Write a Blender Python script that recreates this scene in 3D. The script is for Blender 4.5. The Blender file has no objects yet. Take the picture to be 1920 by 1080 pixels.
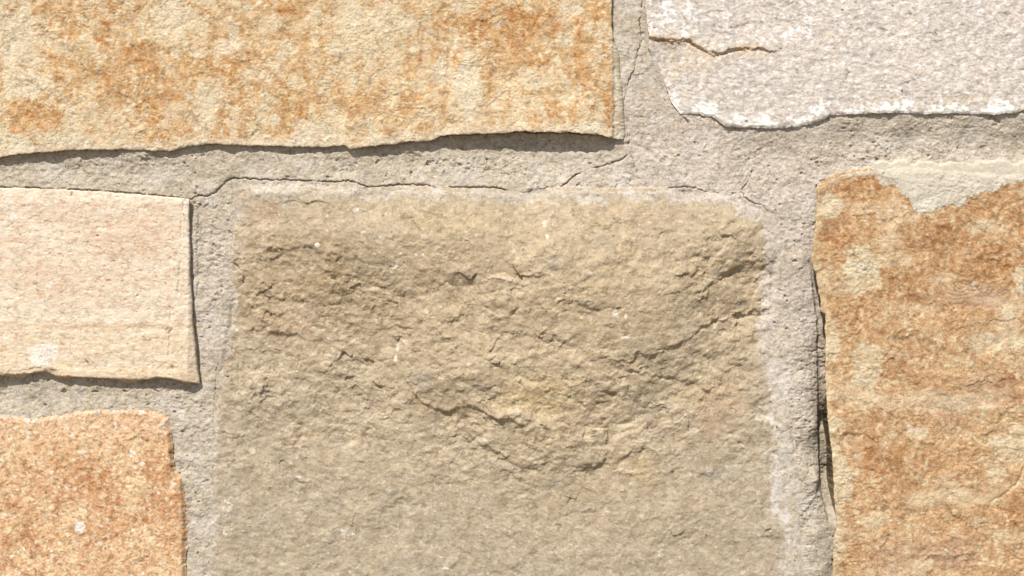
import bpy, math
import numpy as np
from mathutils import Vector

# ------------------------------------------------------------------ camera, sky, sun, exposure
S = 0.0005                      # metres of wall per unit of the layout drawing (1920 x 1080 units)
D = 1.05                        # camera stands this far from the wall face
scene = bpy.context.scene
cam = bpy.data.cameras.new("camera")
cam_o = bpy.data.objects.new("camera", cam)
scene.collection.objects.link(cam_o)
cam.sensor_width = 36.0
cam.lens = 36.0 * D / (1920 * S)
cam.clip_start = 0.02
cam.clip_end = 500
cam_o.location = (0, -D, 0)
cam_o.rotation_euler = (math.radians(90), 0, 0)
scene.camera = cam_o

to_sun = Vector((-0.24, -0.60, 0.763)).normalized()
sun_elev = math.asin(to_sun.z)
world = bpy.data.worlds.new("World")
scene.world = world
world.use_nodes = True
wn = world.node_tree.nodes; wl = world.node_tree.links
sky = wn.new("ShaderNodeTexSky")
sky.sky_type = 'NISHITA'
sky.sun_disc = False
sky.sun_elevation = sun_elev
sky.sun_rotation = math.atan2(to_sun.x, to_sun.y)
sky.air_density = 1.0
sky.dust_density = 1.5
wl.new(sky.outputs[0], wn["Background"].inputs[0])
wn["Background"].inputs[1].default_value = 0.055

sun = bpy.data.lights.new("sun", 'SUN')
sun.energy = 4.0
sun.angle = math.radians(0.55)
sun.color = (1.0, 0.965, 0.915)
sun_o = bpy.data.objects.new("sun", sun)
scene.collection.objects.link(sun_o)
sun_o.rotation_euler = to_sun.to_track_quat('Z', 'Y').to_euler()
sun_o.location = to_sun * 5

scene.view_settings.view_transform = 'Standard'
scene.view_settings.look = 'None'
scene.view_settings.gamma = 1
scene.view_settings.exposure = 0.80

# ------------------------------------------------------------------ noise (all relief and stains are computed here)
F = np.float32
def _tab(seed):
    r = np.random.RandomState(seed)
    return r.permutation(512).astype(np.int32), r.rand(512).astype(F) * 6.2831853
def perlin(x, y, seed=0):
    p, ang = _tab(seed)
    xf = np.floor(x); yf = np.floor(y)
    xi = xf.astype(np.int32); yi = yf.astype(np.int32)
    fx = (x - xf).astype(F); fy = (y - yf).astype(F)
    u = fx * fx * fx * (fx * (fx * 6 - 15) + 10)
    v = fy * fy * fy * (fy * (fy * 6 - 15) + 10)
    ca = np.cos(ang); sa = np.sin(ang)
    def g(ix, iy, dx, dy):
        h = p[(p[ix & 511] + iy) & 511]
        return ca[h] * dx + sa[h] * dy
    n00 = g(xi, yi, fx, fy); n10 = g(xi + 1, yi, fx - 1, fy)
    n01 = g(xi, yi + 1, fx, fy - 1); n11 = g(xi + 1, yi + 1, fx - 1, fy - 1)
    a = n00 + u * (n10 - n00); b = n01 + u * (n11 - n01)
    return (a + v * (b - a)) * 1.6
def fbm(x, y, size, octv=4, seed=0, gain=0.5, ax=1.0):
    """size in layout units; ax stretches along x"""
    s = 0.0; a = 1.0; t = 0.0
    fx = x / (size * ax); fy = y / size
    for o in range(octv):
        s = s + a * perlin(fx + 17.3 * o, fy - 9.1 * o, seed + o * 7)
        t += a; a *= gain; fx = fx * 2.03; fy = fy * 2.03
    return (s / t ** 0.5).astype(F)
def sst(a, b, x):
    t = np.clip((x - a) / (b - a), 0, 1)
    return t * t * (3 - 2 * t)
def saw(x, y, period, warp, wsize, seed, ax=2.0, sharp=0.18):
    """terraces: rises slowly, then drops sharply towards +y (down the wall)"""
    f = y / period + warp * fbm(x, y, wsize, 4, seed, 0.55, ax)
    t = f - np.floor(f)
    return np.where(t < 1 - sharp, t / (1 - sharp), (1 - t) / sharp).astype(F)
def lin(c):
    c = np.asarray(c, dtype=np.float64) / 255.0
    return np.where(c <= 0.04045, c / 12.92, ((c + 0.055) / 1.055) ** 2.4).astype(F)
def mix(base, col, m):
    return base + (np.asarray(col, F) - base) * np.clip(m, 0, 1)[..., None]
def blobs(x, y, pts, warp=None):
    """soft spots (cx, cy, rx, ry, weight), outline roughened by the warp noise"""
    out = np.zeros(x.shape, F)
    if warp is not None: warp = warp + 0.24 * fbm(x, y, 11, 3, 77, 0.65)
    for cx, cy, rx, ry, w in pts:
        d = np.sqrt(((x - cx) / rx) ** 2 + ((y - cy) / ry) ** 2)
        if warp is not None: d = d + warp
        out = np.maximum(out, w * (1 - sst(0.45, 1.15, d))) if w > 0 else out + w * (1 - sst(0.45, 1.15, d))
    return out
def facets(x, y, size, seed, ax=1.3, tilt=1.0, off=0.5, soft=0.10, warp=0.45):
    """broken rock: irregular chips, each a small plane with its own tilt and height, in units of its size"""
    wx = x + size * warp * fbm(x, y, size * 0.8, 3, seed + 1, 0.6); wy = y + size * warp * fbm(x, y, size * 0.8, 3, seed + 2, 0.6)
    u = wx / (size * ax); v = wy / size
    iu = np.floor(u).astype(np.int32); iv = np.floor(v).astype(np.int32)
    R = np.random.RandomState(seed); T = R.rand(512, 5).astype(F); p = R.permutation(512).astype(np.int32)
    d1 = np.full(x.shape, 9, F); d2 = np.full(x.shape, 9, F); v1 = np.zeros(x.shape, F); v2 = np.zeros(x.shape, F)
    for a in (-1, 0, 1):
        for b in (-1, 0, 1):
            h = p[(p[(iu + a) & 511] + iv + b) & 511]; t = T[h]
            du = u - (iu + a + t[..., 0]); dv = v - (iv + b + t[..., 1])
            d = (du * du + dv * dv).astype(F)
            val = (tilt * ((t[..., 2] * 2 - 1) * du + (t[..., 3] * 2 - 1) * dv) + off * (t[..., 4] - 0.5)).astype(F)
            m1 = d < d1; m2 = (~m1) & (d < d2)
            d2 = np.where(m1, d1, np.where(m2, d, d2)); v2 = np.where(m1, v1, np.where(m2, val, v2))
            d1 = np.where(m1, d, d1); v1 = np.where(m1, val, v1)
    w = 0.5 + 0.5 * sst(0, soft * 2, np.sqrt(d2) - np.sqrt(d1))
    return v1 * w + v2 * (1 - w)
def crust(m, x, y, seed=0):
    """turns a soft spot into a ragged, broken one"""
    return sst(0.42, 0.62, m + 0.38 * fbm(x, y, 9, 4, 780 + seed, 0.7)) * np.clip(m * 2.5, 0, 1)
def patchy(x, y, seed, size=70):
    """0.35 .. 1.5: how rough the stone is from place to place"""
    return 0.35 + 1.15 * sst(-.45, .55, fbm(x, y, size, 4, seed, 0.6, 1.2))
def rbf(pts, x, y, chunk=120000):
    """smooth surface through control points (x, y, value)"""
    P = np.array(pts, dtype=np.float64)
    A = P[:, :2] / 100.0; V = P[:, 2]
    d = np.sqrt(((A[:, None] - A[None]) ** 2).sum(-1))
    n = len(P); M = np.zeros((n + 1, n + 1)); M[:n, :n] = np.sqrt(d * d + 0.01); M[:n, n] = 1; M[n, :n] = 1
    w = np.linalg.solve(M, np.append(V, 0))
    xr = x.ravel() / 100.0; yr = y.ravel() / 100.0; out = np.zeros(xr.shape, F)
    for s in range(0, len(xr), chunk):
        q = np.zeros(len(xr[s:s + chunk]))
        for i in range(n):
            q += w[i] * np.sqrt((xr[s:s + chunk] - A[i, 0]) ** 2 + (yr[s:s + chunk] - A[i, 1]) ** 2 + 0.01)
        out[s:s + chunk] = q + w[n]
    return out.reshape(x.shape)
def polydist(x, y, poly, reach=8.0):
    """distance to a polyline, only worked out within reach"""
    out = np.full(x.shape, 1e3, F)
    for (x0, y0), (x1, y1) in zip(poly[:-1], poly[1:]):
        m = (x > min(x0, x1) - reach) & (x < max(x0, x1) + reach) & (y > min(y0, y1) - reach) & (y < max(y0, y1) + reach)
        if not m.any(): continue
        px = x[m] - x0; py = y[m] - y0; dx = x1 - x0; dy = y1 - y0
        t = np.clip((px * dx + py * dy) / (dx * dx + dy * dy + 1e-9), 0, 1)
        out[m] = np.minimum(out[m], np.hypot(px - t * dx, py - t * dy))
    return out
def rough_line(poly, amp=1.6, step=3.0, seed=0, size=14.0):
    P = np.array(poly, dtype=np.float64)
    seg = np.hypot(*(P[1:] - P[:-1]).T); L = np.append(0, np.cumsum(seg))
    t = np.linspace(0, L[-1], max(2, int(L[-1] / step)))
    x = np.interp(t, L, P[:, 0]); y = np.interp(t, L, P[:, 1])
    gx = np.gradient(x); gy = np.gradient(y); n = np.hypot(gx, gy) + 1e-9
    j = amp * fbm(t.astype(F), t.astype(F) * 0 + seed * 3.7, size, 3, seed + 90, 0.6)
    return [(float(a), float(b)) for a, b in zip(x - gy / n * j, y + gx / n * j)]
def inside(x, y, poly):
    c = np.zeros(x.shape, bool)
    for (x0, y0), (x1, y1) in zip(poly, poly[1:] + poly[:1]):
        if y0 == y1: continue
        m = (y0 > y) != (y1 > y)
        c ^= m & (x < (x1 - x0) * (y - y0) / (y1 - y0) + x0)
    return c
def ledge(x, y, line, amp, decay, seed, drop=2.5):
    """rock broken away below a line: the surface swells towards the line, then steps back"""
    P = np.array(line, float)
    yl = np.interp(x, P[:, 0], P[:, 1]).astype(F) + 9 * fbm(x, y * 0.25, 34, 4, seed + 300, 0.62)
    e = sst(P[0, 0], P[0, 0] + 35, x) * (1 - sst(P[-1, 0] - 45, P[-1, 0], x))
    dy = yl - y
    return (amp * e * (0.75 + 0.5 * fbm(x, y, 60, 2, seed + 310)) * np.exp(-np.clip(dy, 0, None) / decay) * sst(-drop * 0.5, drop * 0.5, dy)).astype(F)

# ------------------------------------------------------------------ the drawing of the wall: outlines of the stones
def fn(pts, amp, seed, horiz=True, size=14.0):
    """an edge: y as a function of x (horiz) or x as a function of y, with a broken profile"""
    P = np.array(pts, float)
    a, b = (0, 1) if horiz else (1, 0)
    def f(t):
        t = np.asarray(t, F)
        return np.interp(t, P[:, a], P[:, b]).astype(F) + amp * (fbm(t, t * 0 + seed * 5.1, size, 4, seed + 50, 0.65) + 0.55 * fbm(t, t * 0 + seed * 3.3, 36, 3, seed + 51))
    f.ends = (P[0], P[-1]); f.pts = P
    return f
class Outline:
    def __init__(s, top, bottom, left, right, amps=(1.5, 1.5, 1.5, 1.5), seed=0):
        s.T = fn(top, amps[0], seed + 1); s.B = fn(bottom, amps[1], seed + 2)
        s.L = fn(left, amps[2], seed + 3, False); s.R = fn(right, amps[3], seed + 4, False)
        s.c = [np.array(top[0], float), np.array(top[-1], float), np.array(bottom[0], float), np.array(bottom[-1], float)]
    def axis(s, lo, hi, fine, vlo, vhi):
        v = [lo]
        while v[-1] < hi:
            p = v[-1]
            out = max(vlo - p, p - vhi, 0)
            v.append(p + fine + min(out * 0.04, 9))
        v = np.array(v); v = lo + (v - lo) * (hi - lo) / (v[-1] - lo)
        return (v - lo) / (hi - lo)
    def grid(s, fine):
        tl, tr, bl, br = s.c
        u = s.axis(min(tl[0], bl[0]), max(tr[0], br[0]), fine, -20, 1940)
        v = s.axis(min(tl[1], tr[1]), max(bl[1], br[1]), fine, -20, 1100)
        U, V = np.meshgrid(u, v)
        tx = tl[0] + (tr[0] - tl[0]) * u; ty = s.T(tx) + 0.0
        bx = bl[0] + (br[0] - bl[0]) * u; by = s.B(bx) + 0.0
        ly = tl[1] + (bl[1] - tl[1]) * v; lx = s.L(ly) + 0.0
        ry = tr[1] + (br[1] - tr[1]) * v; rx = s.R(ry) + 0.0
        fade = lambda t: np.clip(np.minimum(t, t[::-1]) * 0 + np.minimum(np.arange(len(t)), np.arange(len(t))[::-1]) / 6.0, 0, 1)
        # corners agree exactly
        ty = (tl[1] + (tr[1] - tl[1]) * u) * (1 - fade(u)) + ty * fade(u); by = (bl[1] + (br[1] - bl[1]) * u) * (1 - fade(u)) + by * fade(u)
        lx = (tl[0] + (bl[0] - tl[0]) * v) * (1 - fade(v)) + lx * fade(v); rx = (tr[0] + (br[0] - tr[0]) * v) * (1 - fade(v)) + rx * fade(v)
        X = (1 - V) * tx[None] + V * bx[None] + (1 - U) * lx[:, None] + U * rx[:, None] - ((1 - U) * (1 - V) * tl[0] + U * (1 - V) * tr[0] + (1 - U) * V * bl[0] + U * V * br[0])
        Y = (1 - V) * ty[None] + V * by[None] + (1 - U) * ly[:, None] + U * ry[:, None] - ((1 - U) * (1 - V) * tl[1] + U * (1 - V) * tr[1] + (1 - U) * V * bl[1] + U * V * br[1])
        return X.astype(F), Y.astype(F)
    def poly(s, step=4.0):
        X, Y = s.grid(step)
        return [(float(a), float(b)) for a, b in
                list(zip(X[0], Y[0])) + list(zip(X[1:, -1], Y[1:, -1])) + list(zip(X[-1, -2::-1], Y[-1, -2::-1])) + list(zip(X[-2:0:-1, 0], Y[-2:0:-1, 0]))]

OUT = {}
OUT['A'] = Outline(top=[(-520, -330), (300, -325), (1148, -318)],
    bottom=[(-520, 300), (-200, 304), (0, 297), (40, 290), (130, 283), (200, 281), (320, 284), (350, 276), (400, 270), (440, 273), (520, 275), (600, 277), (648, 273), (658, 281), (690, 277), (770, 267), (808, 265), (828, 256), (895, 253), (984, 249), (1058, 251), (1118, 254), (1150, 261), (1166, 262)],
    left=[(-520, -330), (-520, 300)],
    right=[(1148, -318), (1146, 0), (1146, 50), (1152, 90), (1158, 150), (1162, 200), (1166, 262)], amps=(1.5, 1.8, 1.5, 2.0), seed=10)
OUT['B'] = Outline(top=[(-430, 350), (0, 353), (70, 354), (140, 357), (210, 361), (260, 365), (320, 370), (357, 373)],
    bottom=[(-430, 700), (0, 702), (60, 699), (88, 694), (108, 704), (200, 708), (278, 711), (298, 705), (330, 710), (375, 719)],
    left=[(-430, 350), (-430, 700)],
    right=[(357, 373), (355, 400), (356, 440), (358, 480), (357, 520), (360, 560), (362, 610), (367, 650), (369, 690), (375, 719)], amps=(1.0, 1.4, 1.5, 1.2), seed=20)
OUT['C'] = Outline(top=[(-380, 780), (0, 776), (60, 784), (130, 774), (170, 768), (240, 767), (290, 770), (314, 785)],
    bottom=[(-380, 1330), (345, 1335)],
    left=[(-380, 780), (-380, 1330)],
    right=[(314, 785), (322, 830), (325, 883), (341, 897), (346, 940), (349, 1000), (347, 1050), (345, 1335)], amps=(3.5, 1.5, 1.5, 3.0), seed=30)
OUT['D'] = Outline(top=[(440, 362), (470, 350), (560, 352), (640, 352), (760, 352), (900, 356), (960, 360), (1040, 352), (1130, 355), (1250, 353), (1340, 360), (1400, 378), (1452, 398)],
    bottom=[(392, 1370), (1525, 1370)],
    left=[(440, 362), (438, 420), (436, 520), (428, 600), (412, 680), (400, 760), (396, 850), (392, 1000), (392, 1370)],
    right=[(1452, 398), (1462, 470), (1455, 520), (1452, 580), (1446, 640), (1468, 700), (1490, 800), (1500, 900), (1508, 1000), (1525, 1370)], amps=(3, 1.5, 3, 4), seed=40)
OUT['E'] = Outline(top=[(1532, 345), (1556, 330), (1600, 317), (1680, 314), (1750, 314), (1850, 322), (1920, 328), (2380, 330)],
    bottom=[(1556, 1420), (2380, 1420)],
    left=[(1532, 345), (1530, 400), (1525, 440), (1520, 488), (1530, 520), (1537, 560), (1538, 582), (1546, 590), (1546, 700), (1549, 760), (1552, 800), (1559, 860), (1562, 930), (1568, 985), (1562, 1010), (1560, 1080), (1556, 1420)],
    right=[(2380, 330), (2380, 1420)], amps=(2.5, 1.5, 2.2, 1.5), seed=50)
OUT['F'] = Outline(top=[(1206, -300), (2420, -300)],
    bottom=[(1276, 214), (1310, 213), (1340, 220), (1360, 238), (1420, 242), (1500, 238), (1535, 229), (1552, 218), (1600, 215), (1660, 212), (1720, 215), (1800, 214), (1860, 216), (1900, 212), (1920, 208), (2420, 215)],
    left=[(1206, -300), (1208, 0), (1213, 40), (1217, 70), (1216, 90), (1226, 115), (1245, 150), (1258, 190), (1276, 214)],
    right=[(2420, -300), (2420, 215)], amps=(1.5, 2.2, 1.5, 1.5), seed=60)
# neighbours outside the photograph, for anyone who steps aside
def rect(x0, y0, x1, y1, seed):
    return Outline(top=[(x0, y0), (x1, y0 + 6)], bottom=[(x0, y1 + 4), (x1, y1)], left=[(x0, y0), (x0, y1 + 4)], right=[(x1, y0 + 6), (x1, y1)], amps=(4, 4, 4, 4), seed=seed)
FAR = [rect(-1500, -330, -590, 300, 101), rect(-1300, 350, -500, 700, 102), rect(-1150, 770, -450, 1330, 103), rect(2450, 330, 3300, 1000, 104),
       rect(2490, -300, 3400, 240, 105), rect(2450, 1080, 3300, 1500, 106), rect(-900, -760, 250, -400, 107), rect(330, -820, 1300, -400, 108),
       rect(1380, -780, 2300, -380, 109), rect(-700, 1410, 300, 1900, 110), rect(390, 1450, 1400, 1950, 111), rect(1480, 1500, 2600, 1950, 112)]
for i, o in enumerate(FAR): OUT['far%d' % i] = o
POLY = {k: o.poly() for k, o in OUT.items()}

def depth_in(x, y, key, reach=45.0):
    """signed distance to a stone's outline, positive inside, clipped to +-reach"""
    P = POLY[key]; xs = [p[0] for p in P]; ys = [p[1] for p in P]
    out = np.full(x.shape, -reach, F)
    m = (x > min(xs) - reach) & (x < max(xs) + reach) & (y > min(ys) - reach) & (y < max(ys) + reach)
    xm = x[m]; ym = y[m]
    ins = inside(xm, ym, P)
    d = np.minimum(polydist(xm, ym, P + P[:1], reach), reach)
    out[m] = np.where(ins, d, -d)
    return out

# ------------------------------------------------------------------ mesh building
def mesh_obj(name, verts, quads, col, mat, parent, tris=None):
    me = bpy.data.meshes.new(name)
    nv = len(verts); nq = len(quads); nt = 0 if tris is None else len(tris)
    me.vertices.add(nv); me.vertices.foreach_set("co", np.ascontiguousarray(verts, F).ravel())
    idx = quads.ravel() if nt == 0 else np.concatenate([quads.ravel(), tris.ravel()])
    me.loops.add(len(idx)); me.loops.foreach_set("vertex_index", idx.astype(np.int32))
    st = np.arange(nq) * 4
    if nt: st = np.concatenate([st, nq * 4 + np.arange(nt) * 3])
    me.polygons.add(nq + nt); me.polygons.foreach_set("loop_start", st.astype(np.int32))
    try: me.polygons.foreach_set("loop_total", np.concatenate([np.full(nq, 4), np.full(nt, 3)]).astype(np.int32))
    except Exception: pass
    me.polygons.foreach_set("use_smooth", np.ones(nq + nt, bool))
    me.update(calc_edges=True); me.validate()
    a = me.attributes.new("mineral", 'FLOAT_COLOR', 'POINT')
    c = np.ones((nv, 4), F); c[:, :3] = np.clip(col, 0.01, 0.88)
    a.data.foreach_set("color", c.ravel())
    me.materials.append(mat)
    o = bpy.data.objects.new(name, me); scene.collection.objects.link(o)
    o.parent = parent
    return o
def to_world(x, y, h):
    """layout units and relief in millimetres -> metres; the wall faces -y"""
    return np.stack([(x - 960) * S, -h * 0.001, (540 - y) * S], -1)

def build_stone(key, name, relief, colour, mat, parent, fine=1.5, chamfer=None, label=None):
    X, Y = OUT[key].grid(fine)
    d = depth_in(X, Y, key, 60.0)
    d = np.maximum(d, 0)
    h = relief(X, Y, d).astype(F)
    col = colour(X, Y, d, h)
    ny, nx = X.shape
    I = np.arange(ny * nx).reshape(ny, nx)
    quads = np.stack([I[:-1, :-1], I[1:, :-1], I[1:, 1:], I[:-1, 1:]], -1).reshape(-1, 4)
    # perimeter, clockwise as drawn (top, right, bottom, left)
    per = np.concatenate([I[0, :-1], I[:-1, -1], I[-1, :0:-1], I[:0:-1, 0]])
    side = np.concatenate([np.zeros(nx - 1), np.ones(ny - 1), np.full(nx - 1, 2), np.full(ny - 1, 3)])
    px = X.ravel()[per]; py = Y.ravel()[per]; ph = h.ravel()[per]
    k = np.ones(9) / 9
    sm = lambda a: np.convolve(np.concatenate([a[-4:], a, a[:4]]), k, 'valid')
    tx = np.roll(sm(px), -1) - np.roll(sm(px), 1); ty = np.roll(sm(py), -1) - np.roll(sm(py), 1)
    n = np.hypot(tx, ty) + 1e-6; ox = ty / n; oy = -tx / n
    rings = [(0.4, 0.6), (0.4, 1.8), (0.0, 4.0), (-0.5, 8.0), (-1.0, 14.0), (-6.0, 60.0)]
    V = [to_world(X, Y, h).reshape(-1, 3)]; C = [col.reshape(-1, 3)]; Q = [quads]; prev = per
    base = ny * nx; pc = col.reshape(-1, 3)[per]
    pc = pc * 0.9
    arc = np.cumsum(np.hypot(px - np.roll(px, 1), py - np.roll(py, 1)))
    kk = 21 if fine < 3 else 3
    sm2 = lambda a: np.convolve(np.concatenate([a[-(kk // 2):], a, a[:kk // 2]]), np.ones(kk) / kk, 'valid')
    qx = sm2(px); qy = sm2(py)          # the small breaks of the arris do not run down the side face
    outs = []
    for ri, (off, drop) in enumerate(rings):
        o_ = np.full(len(per), off, F); dr = np.full(len(per), drop, F)
        if ri < 5: o_ = np.where(side == 2, [0.2, -1.2, -3.0, -5.0, -6.0][ri], o_)
        if chamfer:
            for sd, offs, drs, f in chamfer:
                if ri < len(offs):
                    w = (side == sd) * f(px, py)
                    o_ = o_ * (1 - w) + offs[ri] * w; dr = dr * (1 - w) + drs[ri] * w
        outs.append((o_, dr))
    tt = np.concatenate([np.linspace(0, 4, 17 if fine < 3 else 5), [5.0]])
    zero = (0 * px, 0 * px)
    for t in tt:
        a = int(min(t, 4)); f_ = t - a
        A_ = outs[a]; B_ = outs[min(a + 1, 5)]
        o_ = A_[0] * (1 - f_) + B_[0] * f_; dr = A_[1] * (1 - f_) + B_[1] * f_
        z = dr * 2.0
        if t < 5:
            q = sst(0, 2, z)
            o_ = o_ + q * (0.9 * facets(arc, z, 14, 401, 1.5, 1, .8, .2) + 0.5 * fbm(arc, z, 7, 3, 402))
        m_ = sst(0.5, 6, z)
        V.append(to_world(px + (qx - px) * m_ + ox * o_, py + (qy - py) * m_ + oy * o_, ph - dr))
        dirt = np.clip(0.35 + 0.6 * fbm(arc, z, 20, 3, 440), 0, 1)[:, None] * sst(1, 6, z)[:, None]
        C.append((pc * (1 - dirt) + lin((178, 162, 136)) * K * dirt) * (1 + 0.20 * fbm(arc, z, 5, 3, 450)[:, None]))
        cur = base + np.arange(len(per)); base += len(per)
        Q.append(np.stack([prev, np.roll(prev, -1), np.roll(cur, -1), cur], -1)); prev = cur
    V.append(np.array([[V[-1][:, 0].mean(), V[-1][:, 1].max(), V[-1][:, 2].mean()]], F)); C.append(pc[:1])
    tris = np.stack([prev, np.roll(prev, -1), np.full(len(prev), base)], -1)
    o = mesh_obj(name, np.concatenate(V), np.concatenate(Q), np.concatenate(C), mat, parent, tris)
    if label:
        o["label"] = label; o["category"] = "stone"; o["group"] = "stones of the masonry wall"
    return o

# ------------------------------------------------------------------ materials
def material(name, rough, grain, grain_mix, bump, bump_scale, tint_var=0.10):
    m = bpy.data.materials.new(name); m.use_nodes = True
    nt = m.node_tree; N = nt.nodes; L = nt.links
    b = N["Principled BSDF"]; b.inputs["Roughness"].default_value = rough
    b.inputs["Specular IOR Level"].default_value = 0.25
    at = N.new("ShaderNodeAttribute"); at.attribute_name = "mineral"
    tc = N.new("ShaderNodeTexCoord")
    n1 = N.new("ShaderNodeTexNoise"); n1.inputs["Scale"].default_value = grain; n1.inputs["Detail"].default_value = 3; n1.inputs["Roughness"].default_value = 0.65
    L.new(tc.outputs["Object"], n1.inputs["Vector"])
    cr = N.new("ShaderNodeValToRGB"); e = cr.color_ramp.elements
    e[0].position = 0.30; e[1].position = 0.72
    lo = 1 - grain_mix; hi = 1 + grain_mix
    e[0].color = (lo, lo, lo, 1); e[1].color = (hi, hi, hi, 1)
    L.new(n1.outputs["Fac"], cr.inputs[0])
    mx = N.new("ShaderNodeMix"); mx.data_type = 'RGBA'; mx.blend_type = 'MULTIPLY'; mx.inputs[0].default_value = 1
    L.new(at.outputs["Color"], mx.inputs[6]); L.new(cr.outputs[0], mx.inputs[7])
    L.new(mx.outputs[2], b.inputs["Base Color"])
    n2 = N.new("ShaderNodeTexNoise"); n2.inputs["Scale"].default_value = bump_scale; n2.inputs["Detail"].default_value = 5; n2.inputs["Roughness"].default_value = 0.7
    L.new(tc.outputs["Object"], n2.inputs["Vector"])
    bp = N.new("ShaderNodeBump"); bp.inputs["Strength"].default_value = 1.0; bp.inputs["Distance"].default_value = bump
    L.new(n2.outputs["Fac"], bp.inputs["Height"]); L.new(bp.outputs[0], b.inputs["Normal"])
    return m
M_orange = material("orange_sandstone", 0.9, 420, 0.14, 0.0007, 500)
M_cream = material("cream_sandstone", 0.9, 480, 0.10, 0.0004, 600)
M_grain = material("granular_sandstone", 0.9, 380, 0.15, 0.0006, 500)
M_taupe = material("taupe_sandstone", 0.88, 420, 0.12, 0.0006, 480)
M_pale = material("pale_quartzite", 0.85, 420, 0.12, 0.0006, 500)
M_mortar = material("lime_mortar", 0.95, 520, 0.13, 0.0006, 700)

K = 0.62                                       # camera exposure: brightness in the photograph -> reflectance
def worm(x, y, size, seed, ax=1.4):
    """thin dark contour-like squiggles, 0..1"""
    wx = x + size * 0.8 * fbm(x, y, size * 1.5, 2, seed + 1); wy = y + size * 0.8 * fbm(x, y, size * 1.5, 2, seed + 2)
    n = np.abs(fbm(wx, wy, size, 2, seed, 0.5, ax))
    return 1 - sst(0.0, 0.16, n)
def strokes(c, x, y, seed, dark, light, size=11, ax=1.5):
    """fine hair-like mineral seams, dark and pale"""
    def thin(sd, sz):
        wx = x + sz * 0.9 * fbm(x, y, sz * 1.3, 2, sd + 1); wy = y + sz * 0.9 * fbm(x, y, sz * 1.3, 2, sd + 2)
        n = np.abs(perlin(wx / (sz * ax), wy / sz, sd))
        return (1 - sst(0.02, 0.17, n)) * sst(-.35, .3, fbm(x, y, 26, 3, sd + 3))
    c = c * (1 - dark * thin(seed, size))[..., None] * (1 - 0.6 * dark * thin(seed + 40, size * 1.9))[..., None]
    k = light * thin(seed + 80, size * 1.1)
    return c + (np.minimum(c * 1.35 + 0.03, 0.86) - c) * k[..., None]
def specks(x, y, size, seed, lo, hi, ax=1.0):
    return sst(lo, hi, fbm(x, y, size, 2, seed, 0.5, ax))

# ------------------------------------------------------------------ stone A: long orange stone, top left
def relief_A(x, y, d):
    h = 5.0 + 0.9 * fbm(x, y, 220, 3, 1) + 0.5 * fbm(x, y, 60, 3, 2)
    lip = np.interp(x, [-500, 0, 60, 110, 200, 260, 330, 420, 520, 640, 660, 740, 790, 840, 900, 960, 1020, 1100, 1130, 1166], [0, -1, 0.5, 1.5, .5, -1.2, -.8, -.6, -1.2, -1.5, 1.5, .5, 1.3, 1.7, 2.2, 3.6, 5.0, 4.6, 2.2, -1.0])
    h += lip.astype(F) * sst(90, 270, y)
    h += 0.34 * saw(x, y, 24, 2.6, 40, 3, 1.3, 0.4) * (0.3 + sst(-.3, .4, fbm(x, y, 120, 2, 4)))
    h += 0.60 * fbm(x, y, 44, 3, 15, .6) + 0.30 * patchy(x, y, 16) * fbm(x, y, 12, 3, 5, 0.65, 1.2) + 1.3 * facets(x, y, 60, 17, 1.2, 1, .4) + 0.45 * facets(x, y, 20, 18, 1.2, 1, .5, .15) + 0.16 * fbm(x, y, 5, 2, 6) - 0.30 * worm(x, y, 13, 8, 1.2)
    h += ledge(x, y, [(560, 110), (600, 150), (680, 160)], 0.0, 30, 9)
    # oval scab, vertical grooves
    q = np.sqrt(((x - 878) / 32) ** 2 + ((y - 165) / 62) ** 2) + 0.18 * fbm(x, y, 25, 3, 11)
    h += 1.2 * (1 - sst(0.8, 1.1, q))
    for gx, g0, g1 in ((140, -60, 70), (790, 40, 125), (238, 0, 80), (842, 90, 190)):
        xx = x - gx - 6 * fbm(y, y * 0 + gx, 40, 2, 12)
        h -= 0.9 * np.exp(-(xx / 4.0) ** 2) * sst(g0 - 15, g0 + 10, y) * (1 - sst(g1 - 10, g1 + 20, y))
    # dressed margin down the right end
    h -= 2.0 * sst(1146, 1152, x + 5 * fbm(y, y * 0, 36, 4, 13, .62)) * (0.6 + 0.4 * sst(40, 60, y))
    h -= 0.5 * (1 - sst(0, 3, d)) ** 1.5
    return h
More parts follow.
